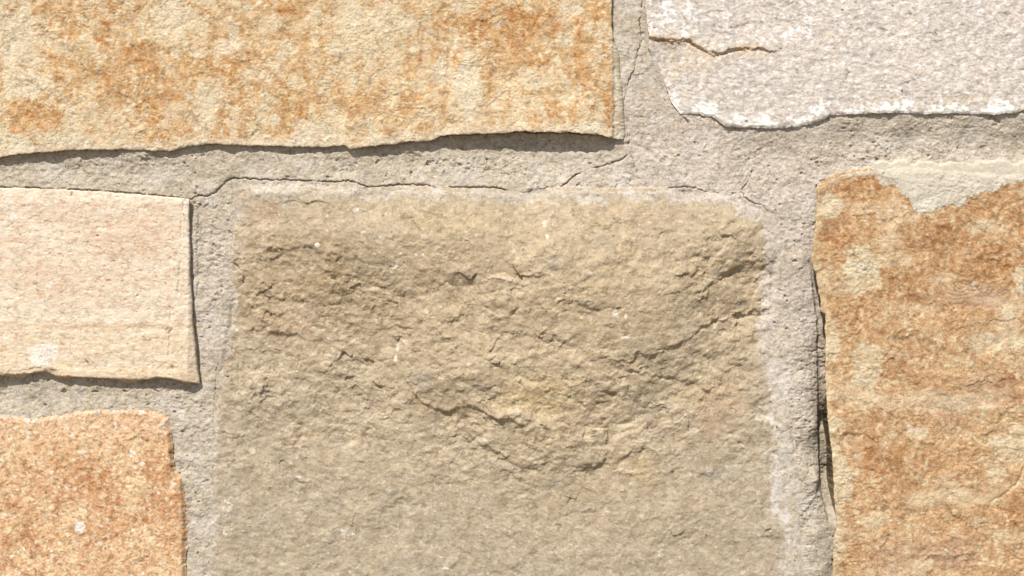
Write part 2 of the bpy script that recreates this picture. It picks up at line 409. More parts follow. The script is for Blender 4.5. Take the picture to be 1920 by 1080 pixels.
def colour_A(x, y, d, h):
    w = 0.30 * fbm(x, y, 45, 4, 21, 0.6)
    base = lin((223, 189, 142)) * np.ones(x.shape + (3,), F)
    f = fbm(x + 30 * w, y + 60 * w, 120, 6, 22, 0.66, 0.8)
    broad = sst(-.35, .45, fbm(x, y, 300, 3, 36))
    o = (0.35 * sst(-0.5, 0.1, f) + 0.35 * sst(0.05, 0.25, f) + 0.3 * sst(0.3, 0.55, f)) * (0.25 + 0.75 * broad)
    o = np.maximum(o, 0.24 + 0.20 * fbm(x, y, 90, 4, 37, .6))
    vein = 1 - sst(0.03, 0.30, np.abs(fbm(x + 50 * w, y + 50 * w, 150, 5, 38, 0.62, 1.2)))
    o = np.maximum(o, (0.55 + 0.45 * fbm(x, y, 24, 4, 39, .65)) * vein * sst(-.3, .3, fbm(x, y, 200, 2, 40)))
    o = np.maximum(o, blobs(x, y, [(198, 30, 20, 95, .9), (140, 50, 9, 80, .8), (270, 115, 75, 50, .85), (65, 215, 60, 45, .9), (300, 195, 60, 60, .75), (440, 140, 60, 50, .75),
        (570, 45, 18, 30, .7), (560, 210, 45, 60, .6), (950, 55, 90, 45, 1.0), (1075, 45, 30, 60, .7), (860, 140, 14, 60, .95), (1000, 110, 45, 50, .7), (1085, 110, 35, 60, .8),
        (1142, 205, 24, 50, .95), (665, 190, 45, 35, .6), (770, 195, 40, 30, .8), (1040, 205, 35, 28, .8), (920, 225, 40, 20, .55), (789, 85, 7, 50, .8), (1120, 25, 12, 30, .8), (-150, 100, 120, 80, .8), (700, -60, 200, 60, .8)], w * 2.4 + 0.25 * fbm(x, y, 26, 4, 41, .65)) * (0.7 + 0.4 * fbm(x, y, 18, 4, 42, .65)) * 1.15)
    lite = blobs(x, y, [(40, 60, 60, 70, .5), (330, 30, 60, 70, .5), (430, 88, 26, 22, .8), (700, 60, 90, 60, .35), (55, 165, 45, 30, .6), (20, 268, 60, 25, .7), (878, 165, 30, 62, 1.0), (1080, 20, 16, 16, .6),
        (590, 245, 60, 28, .6), (830, 130, 12, 40, .5), (1100, 240, 30, 16, .8), (345, 62, 10, 10, .8), (120, 262, 60, 16, .7), (390, 200, 26, 50, .5), (1060, 75, 20, 20, .5), (1000, 150, 30, 24, .4)], w * 1.5)
    o = np.clip(o - 0.75 * lite, 0, 1) * (0.75 + 0.5 * fbm(x, y, 14, 3, 23))
    c = mix(base, lin((212, 158, 98)), o * 1.0)
    c = mix(c, lin((194, 130, 70)), sst(0.55, 1.0, o + 0.45 * fbm(x, y, 28, 4, 24, 0.6)) * 0.75)
    c = mix(c, lin((238, 222, 194)), np.maximum(lite * 0.5, crust(lite, x, y, 7) * .85))
    c = mix(c, lin((248, 230, 194)), specks(x, y, 10, 25, 0.05, 0.5) * 0.50 * patchy(x, y, 34))
    c = mix(c, lin((178, 132, 86)), specks(x, y, 9, 26, 0.08, 0.5, 1.3) * 0.42 * patchy(x, y, 35))
    c = mix(c, lin((150, 100, 60)), worm(x, y, 13, 27, 1.2) * 0.50 * (0.4 + 0.6 * sst(-.2, .4, fbm(x, y, 60, 2, 28))))
    c = mix(c, lin((188, 176, 158)), blobs(x, y, [(48, 105, 45, 30, .5), (820, 145, 16, 20, .5), (395, 192, 14, 20, .5), (940, 45, 12, 10, .5), (640, 105, 20, 20, .4)], w) * 0.9)
    c = mix(c, lin((252, 244, 228)), specks(x, y, 24, 29, 0.45, 0.9) * 0.45)
    c = mix(c, lin((178, 128, 82)), specks(x, y, 46, 32, 0.2, 0.7, 0.6) * 0.30)
    c = mix(c, lin((244, 226, 196)), specks(x, y, 60, 33, 0.15, 0.6, 0.7) * 0.45)
    c = mix(c, lin((242, 228, 204)), (1 - sst(3, 26, d + 12 * fbm(x, y, 30, 3, 30))) * 0.55 * sst(200, 240, y))
    c = mix(c, lin((226, 214, 190)), sst(1143, 1151, x + 5 * fbm(y, y * 0, 36, 4, 13, .62) + 3 * fbm(x, y, 20, 2, 31)) * 0.9)
    stain = sst(.32, .72, o + .34 * fbm(x, y, 34, 5, 45, .66)) * (0.45 + 0.55 * sst(.55, .85, o + .25 * fbm(x, y, 16, 4, 46, .66)))
    c = c * (1 - stain[..., None] * np.array([.10, .20, .31], F))
    c = mix(c, lin((240, 222, 188)), 0.55 * (1 - sst(.06, .26, o + .22 * fbm(x, y, 30, 4, 47, .66))))
    c = strokes(c, x, y, 801, 0.34, 0.6, 10, 1.2)
    return c * K

# ------------------------------------------------------------------ stone B: cream stone, left
def relief_B(x, y, d):
    h = 4.2 + 0.6 * fbm(x, y, 200, 3, 101) + 0.25 * fbm(x, y, 40, 3, 102, 0.5, 2.5)
    h += np.interp(y, [350, 380, 560, 690, 705], [-2.6, -.8, 0, .6, 1.4]).astype(F)
    h += 0.22 * facets(x, y, 16, 117, 2.6, 1, .5, .2) + 0.6 * facets(x, y, 60, 118, 3, 1, .3) + 0.35 * saw(x, y, 26, 1.2, 60, 119, 4.0, 0.4) * sst(600, 690, y) + 0.22 * facets(x, y, 9, 120, 1.6, 1, .6, .2) + 0.26 * fbm(x, y, 9, 3, 104, 0.65, 1.6) - 0.12 * worm(x, y, 12, 108, 2.0)
    h -= 0.5 * specks(x, y, 9, 105, 0.40, 0.7, 1.4)
    crk = rough_line([(349, 374), (344, 392), (341, 430), (342, 460), (340, 500), (335, 552)], 3.0, 2.5, 3, 12)
    crk2 = rough_line([(322, 575), (322, 600), (327, 612), (321, 625), (320, 650), (319, 690)], 3.0, 2.5, 4, 12)
    h -= 1.2 * np.exp(-(np.minimum(polydist(x, y, crk), polydist(x, y, crk2)) / 1.3) ** 2) * sst(-.4, .3, fbm(x, y, 26, 3, 112))
    h -= 0.28 * np.clip(x - 355.5 - 1.5 * fbm(x, y, 18, 3, 111), 0, 30)
    q = np.sqrt(((x - 98) / 26) ** 2 + ((y - 706) / 14) ** 2)
    h -= 2.0 * (1 - sst(.5, 1.1, q + .2 * fbm(x, y, 12, 3, 110)))
    h += ledge(x, y, [(-60, 690), (0, 695), (60, 690), (120, 692)], .8, 20, 107)
    h -= 0.4 * (1 - sst(0, 3, d)) ** 1.5
    return h
def colour_B(x, y, d, h):
    w = 0.3 * fbm(x, y, 50, 4, 121, 0.6)
    c = lin((244, 226, 200)) * np.ones(x.shape + (3,), F)
    band = fbm(x, y, 26, 3, 122, 0.6, 7.0)
    c = mix(c, lin((230, 200, 170)), (0.30 * sst(-.3, .6, fbm(x, y, 90, 3, 123, 0.5, 2.0)) + 0.35 * sst(0, .6, band)) * (1 - sst(560, 620, y) * 0.6))
    c = mix(c, lin((226, 190, 158)), blobs(x, y, [(230, 430, 130, 60, .35), (90, 530, 120, 40, .35), (150, 395, 80, 20, .3)], w))
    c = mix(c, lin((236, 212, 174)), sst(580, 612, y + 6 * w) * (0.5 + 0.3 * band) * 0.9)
    c = mix(c, lin((246, 232, 212)), specks(x, y, 13, 124, 0.1, 0.6, 2.2) * 0.45)
    c = mix(c, lin((205, 160, 128)), specks(x, y, 10, 125, 0.2, 0.6, 2.2) * 0.45)
    yb = y + 2.5 * fbm(x, y * 0.2, 60, 3, 129)
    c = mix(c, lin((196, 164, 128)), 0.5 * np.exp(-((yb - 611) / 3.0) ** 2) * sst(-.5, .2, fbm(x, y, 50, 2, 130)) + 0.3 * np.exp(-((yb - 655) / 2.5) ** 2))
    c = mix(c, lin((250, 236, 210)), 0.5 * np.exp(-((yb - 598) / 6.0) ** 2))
    c = mix(c, lin((158, 116, 88)), specks(x, y, 10, 126, 0.50, 0.85, 1.6) * 0.7 * patchy(x, y, 128))
    c = mix(c, lin((196, 152, 120)), worm(x, y, 18, 127, 2.5) * 0.22)
    c = mix(c, lin((250, 240, 224)), crust(blobs(x, y, [(85, 664, 50, 26, .8), (28, 408, 24, 12, .6), (20, 385, 20, 14, .5), (258, 553, 9, 5, .6), (148, 535, 8, 5, .45), (130, 650, 16, 16, .4)], 1.4 * w), x, y, 4) * 0.85)
    c = mix(c, lin((248, 234, 208)), (1 - sst(0, 18, d + 18 * w)) * 0.3)
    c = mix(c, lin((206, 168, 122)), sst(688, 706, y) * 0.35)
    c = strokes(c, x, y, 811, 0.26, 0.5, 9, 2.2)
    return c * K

# ------------------------------------------------------------------ stone C: granular orange stone, bottom left
def relief_C(x, y, d):
    h = 0.6 + 0.5 * fbm(x, y, 180, 3, 201) + 0.3 * fbm(x, y, 50, 3, 202)
    h += 0.25 * fbm(x, y, 12, 3, 203, 0.65) + 0.6 * facets(x, y, 12, 217, 1.1, 1, .6, .2) + .7 * facets(x, y, 44, 218, 1.2, 1, .4) + 0.16 * fbm(x, y, 5, 2, 204) - 0.25 * worm(x, y, 12, 205, 1.1)
    h += 0.35 * specks(x, y, 14, 206, 0.35, 0.6)
    h -= 3.5 * (1 - sst(0, 9, d)) ** 1.6
    return h
def colour_C(x, y, d, h):
    w = 0.3 * fbm(x, y, 40, 4, 221, 0.6)
    c = lin((244, 206, 162)) * np.ones(x.shape + (3,), F)
    f = fbm(x, y, 100, 4, 222, 0.6)
    o = 0.75 * sst(-0.35, 0.5, f) * sst(760, 880, y + 60 * w) * (1 - 0.5 * sst(1010, 1080, y))
    o = np.maximum(o, blobs(x, y, [(170, 915, 70, 50, .9), (300, 860, 50, 60, .7), (310, 950, 60, 60, .8), (60, 900, 70, 40, .6), (230, 785, 60, 14, .5), (170, 780, 26, 16, .6), (200, 990, 80, 40, .7)], 1.5 * w))
    c = mix(c, lin((222, 172, 124)), o)
    c = mix(c, lin((246, 220, 180)), 0.5 * sst(.0, .5, fbm(x, y, 34, 4, 229, .62)))
    c = mix(c, lin((184, 132, 92)), 0.5 * sst(.1, .55, fbm(x, y, 30, 4, 230, .62)) * sst(800, 880, y))
    c = mix(c, lin((196, 138, 94)), sst(.6, 1.2, o + .6 * fbm(x, y, 22, 4, 223, .65)) * 0.7)
    c = mix(c, lin((240, 200, 168)), (1 - sst(770, 840, y + 40 * w)) * 0.6)
    c = mix(c, lin((248, 222, 182)), specks(x, y, 11, 224, 0.05, 0.5) * 0.6)
    c = mix(c, lin((172, 108, 68)), specks(x, y, 9, 225, 0.2, 0.6, 1.2) * 0.55)
    c = mix(c, lin((160, 98, 58)), worm(x, y, 12, 226, 1.1) * 0.40)
    c = mix(c, lin((252, 238, 212)), specks(x, y, 15, 227, 0.45, 0.62) * 0.7)
    c = mix(c, lin((110, 70, 46)), specks(x, y, 8, 228, 0.68, 0.82) * 0.8)
    c = mix(c, lin((255, 248, 236)), crust(blobs(x, y, [(150, 988, 12, 14, .8), (266, 870, 8, 7, .7), (42, 1030, 8, 6, .5), (96, 836, 7, 4, .5), (125, 910, 8, 6, .6), (248, 850, 14, 12, .5)], 1.2 * w), x, y, 4) * 0.85)
    c = strokes(c, x, y, 821, 0.3, 0.6, 9, 1.1)
    return c * K

# ------------------------------------------------------------------ stone D: big taupe stone, centre
RD = [(440, 375, -1.0), (700, 370, -1.0), (1000, 370, -1.0), (1300, 370, -1.0), (1450, 400, -2), (450, 430, -.2), (520, 440, 1.4), (640, 440, 2.4), (760, 440, 3.0), (900, 440, 3.4), (1050, 440, 3.6), (1200, 440, 3.4), (1350, 430, 2.0), (1420, 440, .5),
      (450, 520, -2.0), (530, 510, -.5), (640, 500, 1.4), (760, 510, 2.0), (900, 520, 3.0), (1050, 500, 4.2), (1150, 520, 4.6), (1260, 520, 3.8), (1360, 520, .8), (1430, 510, -1.5),
      (450, 600, -4.5), (540, 600, -3.0), (650, 600, -1.0), (760, 600, -.5), (900, 620, 1.4), (1000, 600, 2.6), (1120, 600, 3.6), (1230, 620, 3.2), (1330, 610, .2), (1400, 600, -2.0),
      (440, 680, -4.5), (520, 680, -3.6), (620, 680, -2.6), (720, 680, -1.6), (800, 690, 1.6), (900, 700, 2.2), (1020, 700, 2.2), (1130, 700, 2.2), (1250, 690, 1.2), (1350, 690, -1.4), (1430, 690, -1.6),
      (430, 780, -3.6), (560, 780, -3.8), (680, 780, -3.2), (760, 790, -2.4), (860, 800, -1.0), (960, 800, 1.0), (1080, 790, 1.0), (1200, 790, -.6), (1330, 790, -2.4), (1450, 780, -2.2),
      (420, 880, -3.2), (560, 880, -3.4), (700, 880, -3.6), (840, 890, -3.4), (960, 890, -2.2), (1080, 880, -1.4), (1200, 880, -2.4), (1340, 880, -3.0), (1470, 880, -2.4),
      (420, 1080, -3), (700, 1080, -3.4), (1000, 1080, -3.4), (1300, 1080, -3.4), (1490, 1080, -2.6), (400, 1370, -3), (960, 1370, -3), (1500, 1370, -3)]
def rough_D(x, y):
    r = blobs(x, y, [(560, 560, 150, 130, 1.0), (700, 640, 180, 130, .9), (900, 560, 260, 90, .55), (620, 740, 180, 90, .7), (880, 800, 160, 110, .9), (1050, 700, 200, 90, .5), (1270, 700, 150, 70, .8),
        (1360, 560, 110, 100, 1.0), (1120, 840, 160, 60, .5), (960, 870, 60, 60, .7)], 0.25 * fbm(x, y, 60, 3, 350))
    r = r * 0.8 + 0.34 * (1 - sst(820, 960, y)) * sst(395, 470, y) * (0.4 + sst(-.4, .4, fbm(x, y, 110, 3, 351))) + 0.20 * sst(-.3, .6, fbm(x, y, 130, 3, 352))
    return np.clip(r + 0.14, 0, 1)
def relief_D(x, y, d):
    h = rbf([(a, b, c * 4.2 if c > 0 else c * 0.9) for a, b, c in RD], x, y)
    r = rough_D(x, y)
    h = h + 0.6 * fbm(x, y, 90, 4, 301, 0.5, 1.5) * (0.3 + r)
    tilt = 0.35 * (x - 960) * np.where(x > 1150, -1, 1) + (x > 1150) * 133   # strata dip towards the middle
    yy = y - 0.16 * (np.clip(x - 420, 0, 500) - np.clip(x - 1150, 0, None)) 
    wide = sst(-.5, .5, fbm(x, y, 160, 2, 345))
    h += (0.9 + 5.0 * r) * facets(x, yy, 120, 302, 1.5, 1.0, 0.3, 0.16)
    h += (0.5 + 1.8 * r) * facets(x, yy, 46, 303, 1.5, 1.0, 0.45, 0.12)
    h += (0.36 + 1.0 * r) * facets(x, yy, 21, 304, 1.5, 1.0, 0.5, 0.14)
    h += (0.42 + 0.40 * r) * facets(x, y, 10, 305, 1.4, 1.0, 0.4, 0.2)
    h += 0.16 * patchy(x, y, 341) * fbm(x, y, 12, 3, 306, 0.65, 1.4) + 0.7 * fbm(x, y, 150, 3, 343, .6, 1.4)
    # the breaks one can follow with the eye
    for ln, a, dc, sd in (([(745, 690), (780, 745), (800, 762), (850, 768), (880, 758), (920, 775), (1000, 800)], 3.6, 40, 1),
                          ([(470, 505), (560, 462), (620, 475), (690, 492), (760, 500)], 1.3, 35, 2), ([(440, 615), (500, 618), (560, 635), (620, 640)], 2.0, 40, 3),
                          ([(1270, 560), (1330, 535), (1380, 505), (1450, 478)], 2.6, 34, 4), ([(1240, 660), (1330, 610), (1380, 590), (1430, 562)], 2.4, 34, 5),
                          ([(1150, 672), (1200, 700), (1290, 712), (1340, 740), (1390, 745)], 2.0, 40, 6), ([(440, 700), (480, 735), (530, 742), (570, 738)], 1.4, 30, 7),
                          ([(860, 800), (900, 830), (960, 868), (1000, 880)], 2.0, 30, 8), ([(1050, 835), (1120, 828), (1150, 815)], 1.2, 24, 9), ([(600, 700), (640, 735), (690, 770)], 1.3, 24, 10),
                          ([(560, 455), (600, 500), (680, 575), (740, 600)], 1.0, 24, 11), ([(650, 560), (720, 590), (800, 610), (900, 590)], 1.1, 26, 12), ([(980, 500), (1010, 515), (1060, 520)], .9, 20, 13),
                          ([(470, 1060), (500, 1072), (560, 1075)], .9, 16, 14), ([(1090, 860), (1160, 862), (1210, 850)], .9, 18, 15)):
        h += ledge(x, y, ln, a, dc * 1.3, sd, 9.0)
    q = fbm(x, y, 30, 4, 330, 0.6)
    h -= 1.0 * (1 - sst(0, 14, d)) ** 1.3
    return h
def colour_D(x, y, d, h):
    w = 0.3 * fbm(x, y, 60, 4, 321, 0.6)
    warm = rbf([(440, 400, .35), (700, 420, .55), (1000, 430, .75), (1300, 430, .55), (500, 520, .8), (800, 520, .9), (1150, 540, 1), (1400, 520, .8), (480, 650, .45), (750, 650, .6), (1000, 660, .75), (1250, 660, .6),
                (500, 780, .3), (780, 760, .55), (1010, 760, .9), (1250, 780, .45), (500, 900, .15), (900, 900, .3), (1150, 880, .55), (1400, 850, .2), (500, 1080, .15), (950, 1080, .12), (1400, 1080, .1), (950, 1370, .1)], x, y)
    c = lin((190, 175, 153)) * np.ones(x.shape + (3,), F)
    c = mix(c, lin((205, 183, 149)), np.clip(warm * 1.05 + 0.5 * w, 0, 1))
    c = mix(c, lin((214, 188, 138)), blobs(x, y, [(1010, 740, 90, 40, .7), (1330, 740, 60, 60, .3), (620, 520, 60, 40, .3), (1200, 880, 50, 30, .5), (850, 420, 120, 30, .3)], 1.3 * w) * 0.8)
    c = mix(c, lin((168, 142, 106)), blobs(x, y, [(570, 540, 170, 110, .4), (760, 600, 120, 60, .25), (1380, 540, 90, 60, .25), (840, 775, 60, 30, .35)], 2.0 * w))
    c = mix(c, lin((200, 166, 136)), blobs(x, y, [(1350, 770, 60, 60, .6), (500, 400, 40, 25, .6), (540, 610, 60, 30, .4), (1180, 400, 60, 16, .4), (560, 820, 40, 20, .4)], 1.3 * w) * 0.8)
    c = mix(c, lin((222, 208, 180)), specks(x, y, 12, 322, 0.15, 0.6, 1.6) * 0.40)
    c = mix(c, lin((158, 136, 104)), specks(x, y, 11, 323, 0.1, 0.55, 1.7) * 0.45)
    c = mix(c, lin((140, 122, 94)), worm(x, y, 16, 324, 1.8) * 0.22)
    c = mix(c, lin((228, 210, 178)), specks(x, y, 40, 325, 0.0, 0.6, 1.3) * 0.25)
    c = mix(c, lin((176, 150, 116)), specks(x, y, 30, 332, 0.05, 0.6, 1.5) * 0.22)
    c = mix(c, lin((176, 162, 142)), specks(x, y, 60, 326, 0.25, 0.7, 1.3) * 0.3)
    c = mix(c, lin((178, 168, 152)), blobs(x, y, [(1033, 495, 18, 15, .4), (738, 925, 12, 12, .6), (1345, 890, 40, 16, .5), (1040, 905, 10, 6, .8), (420, 970, 30, 10, .5), (790, 715, 22, 20, .5)], w))
    c = mix(c, lin((250, 240, 222)), crust(blobs(x, y, [(668, 394, 9, 5, 1), (745, 650, 5, 9, 1), (742, 673, 5, 8, 1), (598, 460, 6, 5, 1), (752, 476, 4, 4, 1), (782, 478, 4, 3, 1), (795, 478, 3, 3, 1), (1150, 585, 6, 6, 1), (1170, 592, 4, 6, .8), (442, 619, 5, 3, 1.2),
        (1020, 420, 5, 14, .5), (1025, 445, 5, 8, .7), (565, 1000, 10, 10, .4), (650, 1000, 22, 14, .5), (425, 950, 18, 26, .42), (425, 1000, 16, 24, .42), (835, 1067, 8, 3, .8), (560, 895, 6, 4, .6), (738, 500, 14, 5, .6),
        (1106, 512, 7, 3, .8), (1170, 632, 9, 3, .8), (640, 1030, 12, 12, .3), (490, 435, 12, 8, .4), (1200, 780, 60, 10, .35)], 0.9 * w), x, y, 4) * 0.85)
    c = mix(c, lin((248, 236, 212)), specks(x, y, 10, 327, 0.60, 0.8) * 0.5)
    c = mix(c, lin((96, 80, 62)), specks(x, y, 8, 328, 0.78, 0.9, 1.6) * 0.7)
    edge = (0.15 + 0.7 * specks(x, y, 40, 333, 0.0, 0.3)) * crust(1 - sst(2, 46, d + 16 * fbm(x, y, 50, 4, 329, 0.65)), x, y, 1) * (1 - 0.8 * (x < 700) * sst(395, 430, y))
    edge2 = sst(1380, 1470, x + 40 * w * 3 - 0.10 * (y - 700))
    c = mix(c, lin((214, 204, 190)), np.maximum(edge, (0.2 + 0.6 * specks(x, y, 34, 334, -.1, 0.3)) * crust(edge2 * sst(600, 680, y), x, y, 3)))
    c = mix(c, lin((238, 230, 222)), crust(edge2 * sst(600, 700, y) * (0.25 + specks(x, y, 45, 331, 0.0, 0.5)), x, y, 2) * 0.55)
    c = strokes(c, x, y, 831, 0.26, 0.60, 11, 1.6)
    return c * K

# ------------------------------------------------------------------ stone E: rust and tan stone, right
def relief_E(x, y, d):
    h = 3.2 + 0.9 * fbm(x, y, 200, 3, 401) + 0.5 * fbm(x, y, 60, 3, 402)
    h += np.interp(y, [310, 340, 420, 1080], [-2.8, -1.5, 0, .6]).astype(F)
    h += 0.5 * saw(x, y, 30, 2.4, 50, 403, 1.4, 0.35) * sst(-.2, .4, fbm(x, y, 110, 2, 404))
    h += 0.60 * fbm(x, y, 44, 3, 415, .6) + 0.30 * patchy(x, y, 416) * fbm(x, y, 12, 3, 405, 0.65, 1.2) + 1.5 * facets(x, y, 64, 417, 1.2, 1, .4) + 0.5 * facets(x, y, 22, 418, 1.2, 1, .5, .15) + 0.16 * fbm(x, y, 5, 2, 406) - 0.28 * worm(x, y, 15, 408)
    v = sst(-.15, .35, (x - 1575) / 60 - (y - 640) / 140 + 0 * x) 
    crk = rough_line([(1925, 860), (1905, 905), (1875, 930), (1855, 940)], 2.0, 3, 31)
    h -= 0.9 * np.exp(-(polydist(x, y, crk) / 2.2) ** 2)
    for ln, a, dc, sd in (([(1790, 372), (1815, 366), (1840, 380), (1870, 384)], 1.2, 26, 31), ([(1740, 620), (1800, 612), (1860, 600), (1925, 604)], 1.0, 26, 32), ([(1780, 720), (1850, 716), (1925, 705)], .9, 24, 33),
                          ([(1590, 745), (1640, 755), (1700, 790)], 1.0, 24, 34), ([(1740, 915), (1800, 910), (1860, 925)], .8, 24, 35), ([(1750, 1035), (1800, 1040), (1850, 1030)], 1.1, 26, 36), ([(1820, 470), (1925, 520)], .8, 26, 37)):
        h += ledge(x, y, ln, a, dc, sd)
    h -= 0.5 * (1 - sst(0, 3, d)) ** 1.5
    h -= 1.6 * sst(0, 1, (375 - y) / 60) * (1 - sst(0, 14, d))
    return h
def colour_E(x, y, d, h):
    w = 0.3 * fbm(x, y, 45, 4, 421, 0.6)
    c = lin((214, 180, 138)) * np.ones(x.shape + (3,), F)
    f = fbm(x + 30 * w, y + 60 * w, 110, 6, 422, 0.66, 1.2)
    broad = sst(-.35, .45, fbm(x, y, 260, 3, 436)) * (1 - 0.4 * sst(650, 800, y))
    o = (0.35 * sst(-0.5, 0.1, f) + 0.3 * sst(0.05, 0.25, f) + 0.2 * sst(0.3, 0.55, f)) * (0.35 + 0.65 * broad)
    vein = 1 - sst(0.03, 0.30, np.abs(fbm(x + 50 * w, y + 50 * w, 140, 5, 438, 0.62, 1.5)))
    o = np.maximum(o, (0.55 + 0.45 * fbm(x, y, 24, 4, 439, .65)) * vein * sst(-.3, .3, fbm(x, y, 200, 2, 440) + .5 * (1 - sst(500, 700, y))))
    o = np.maximum(o, 0.42 + 0.12 * fbm(x, y, 60, 3, 437) + 0.15 * (1 - sst(480, 640, y)))
    o = np.maximum(o, blobs(x, y, [(1600, 350, 60, 30, .85), (1570, 450, 40, 30, .9), (1680, 410, 50, 40, .8), (1790, 440, 70, 40, .9), (1860, 490, 60, 40, .95), (1560, 525, 26, 20, .9), (1870, 350, 60, 20, .7),
        (1700, 530, 60, 50, .7), (1590, 580, 50, 30, .6), (1650, 860, 60, 50, 1.0), (1740, 870, 50, 26, .7), (1900, 700, 50, 40, .8), (1900, 950, 40, 60, .8), (1760, 960, 60, 60, .5), (1600, 1040, 40, 30, .6), (1820, 580, 80, 30, .6), (1800, 1010, 40, 30, .6), (1730, 800, 60, 40, .5)], 1.5 * w))
    lite = blobs(x, y, [(1612, 508, 34, 46, 1), (1620, 700, 34, 50, .9), (1560, 385, 20, 26, .9), (1575, 900, 22, 80, .8), (1570, 1020, 14, 30, .6), (1710, 810, 26, 12, .8), (1855, 640, 34, 26, .7), (1895, 830, 40, 40, .7), (1890, 585, 14, 14, .8), (1840, 425, 40, 20, .6),
        (1560, 795, 14, 14, .9), (1905, 640, 20, 16, .8), (1670, 420, 20, 14, .4), (1560, 650, 16, 40, .6), (1630, 975, 50, 14, .4), (1908, 530, 8, 30, .8), (1740, 400, 60, 10, .3), (1770, 760, 50, 20, .35), (1720, 1060, 20, 20, .5), (1860, 880, 24, 26, .5)], 2.8 * w + .3 * fbm(x, y, 26, 4, 448, .65)) * (.65 + .5 * fbm(x, y, 20, 4, 449, .65))
    o = np.clip(o - lite, 0, 1) * (0.8 + 0.5 * fbm(x, y, 14, 3, 423))
    c = mix(c, lin((203, 156, 106)), o)
    c = mix(c, lin((180, 130, 82)), sst(.5, 1.1, o + .5 * fbm(x, y, 26, 4, 424, .6)) * 0.8)
    c = mix(c, lin((222, 210, 180)), np.maximum(lite * 0.5, crust(lite, x, y, 8) * .85))
    c = mix(c, lin((242, 238, 222)), crust(blobs(x, y, [(1616, 500, 16, 14, .8), (1893, 584, 6, 5, 1), (1710, 806, 12, 6, .8), (1850, 635, 14, 10, .5), (1822, 530, 5, 4, 1), (1912, 540, 4, 12, .8)], w), x, y, 4) * 0.85)
    c = mix(c, lin((244, 222, 184)), specks(x, y, 10, 425, 0.05, 0.5) * 0.5 * patchy(x, y, 434))
    c = mix(c, lin((168, 118, 74)), specks(x, y, 9, 426, 0.08, 0.5, 1.3) * 0.42 * patchy(x, y, 435))
    c = mix(c, lin((146, 98, 58)), worm(x, y, 13, 427) * 0.48)
    c = mix(c, lin((168, 120, 78)), specks(x, y, 60, 432, 0.1, 0.6, 1.8) * 0.35)
    c = mix(c, lin((242, 222, 188)), specks(x, y, 60, 433, 0.2, 0.6, 1.8) * 0.4)
    c = mix(c, lin((190, 158, 138)), blobs(x, y, [(1830, 555, 70, 30, .6), (1770, 760, 60, 40, .35), (1680, 1040, 80, 40, .4), (1850, 730, 60, 40, .4), (1780, 1030, 50, 40, .5)], 1.4 * w) * 0.8)
    c = mix(c, lin((232, 216, 176)), (1 - sst(0, 16, d + 16 * fbm(x, y, 24, 3, 428))) * 0.35)
    stain = sst(.36, .80, o + .34 * fbm(x, y, 34, 5, 445, .66)) * (0.45 + 0.55 * sst(.6, .9, o + .25 * fbm(x, y, 16, 4, 446, .66))) * (1 - .45 * sst(620, 800, y))
    c = c * (1 - stain[..., None] * np.array([.15, .22, .28], F))
    c = mix(c, lin((234, 214, 178)), 0.5 * (1 - sst(.12, .34, o + .22 * fbm(x, y, 30, 4, 447, .66))))
    c = strokes(c, x, y, 841, 0.34, 0.6, 10, 1.3)
    return c * K

# ------------------------------------------------------------------ stone F: pale stone, top right
def relief_F(x, y, d):
    h = 3.0 + 0.7 * fbm(x, y, 200, 3, 501) + 0.4 * fbm(x, y, 60, 3, 502)
    h += np.interp(y, [-300, 60, 190, 225, 245], [0, .0, .8, 1.2, .8]).astype(F)
    h += 0.5 * fbm(x, y, 40, 3, 515, .6) + 0.22 * patchy(x, y, 516) * fbm(x, y, 12, 3, 503, 0.65, 1.2) + 0.42 * facets(x, y, 12, 517, 1.2, 1, .5, .15) + 0.9 * facets(x, y, 50, 518, 1.3, 1, .4) + 0.12 * fbm(x, y, 5, 2, 504) - 0.2 * worm(x, y, 13, 505)
    h += 0.3 * saw(x, y, 16, 1.4, 30, 506, 1.6, 0.3)
    # split shelf on the left: the face above it stands 2 mm prouder
    P = [(1212, 73), (1240, 76), (1290, 78), (1304, 90), (1325, 98), (1345, 104), (1370, 98), (1400, 92), (1440, 95), (1475, 90)]
    h += ledge(x, y, [(1175, 73)] + P, 2.3, 60, 41, 2.0)
    h -= 2.6 * np.exp(-(polydist(x, y, rough_line(P[:-1], 3.4, 2.5, 42, 9.0)) / (1.2 + 1.2 * sst(1250, 1300, x) * (1 - sst(1340, 1400, x)))) ** 2) * (1 - sst(1370, 1440, x)) * (0.6 + 0.6 * fbm(x, y, 18, 2, 44))
    # the lower left corner slopes back into the mortar
    t = (x - 1210) * 0.80 - (y - 60) * 0.52
    h -= 4.2 * (1 - sst(-5, 60, t + 5 * fbm(x, y, 40, 3, 43))) * sst(60, 130, y)
    h -= 1.0 * (1 - sst(0, 6, d)) ** 1.5
    return h
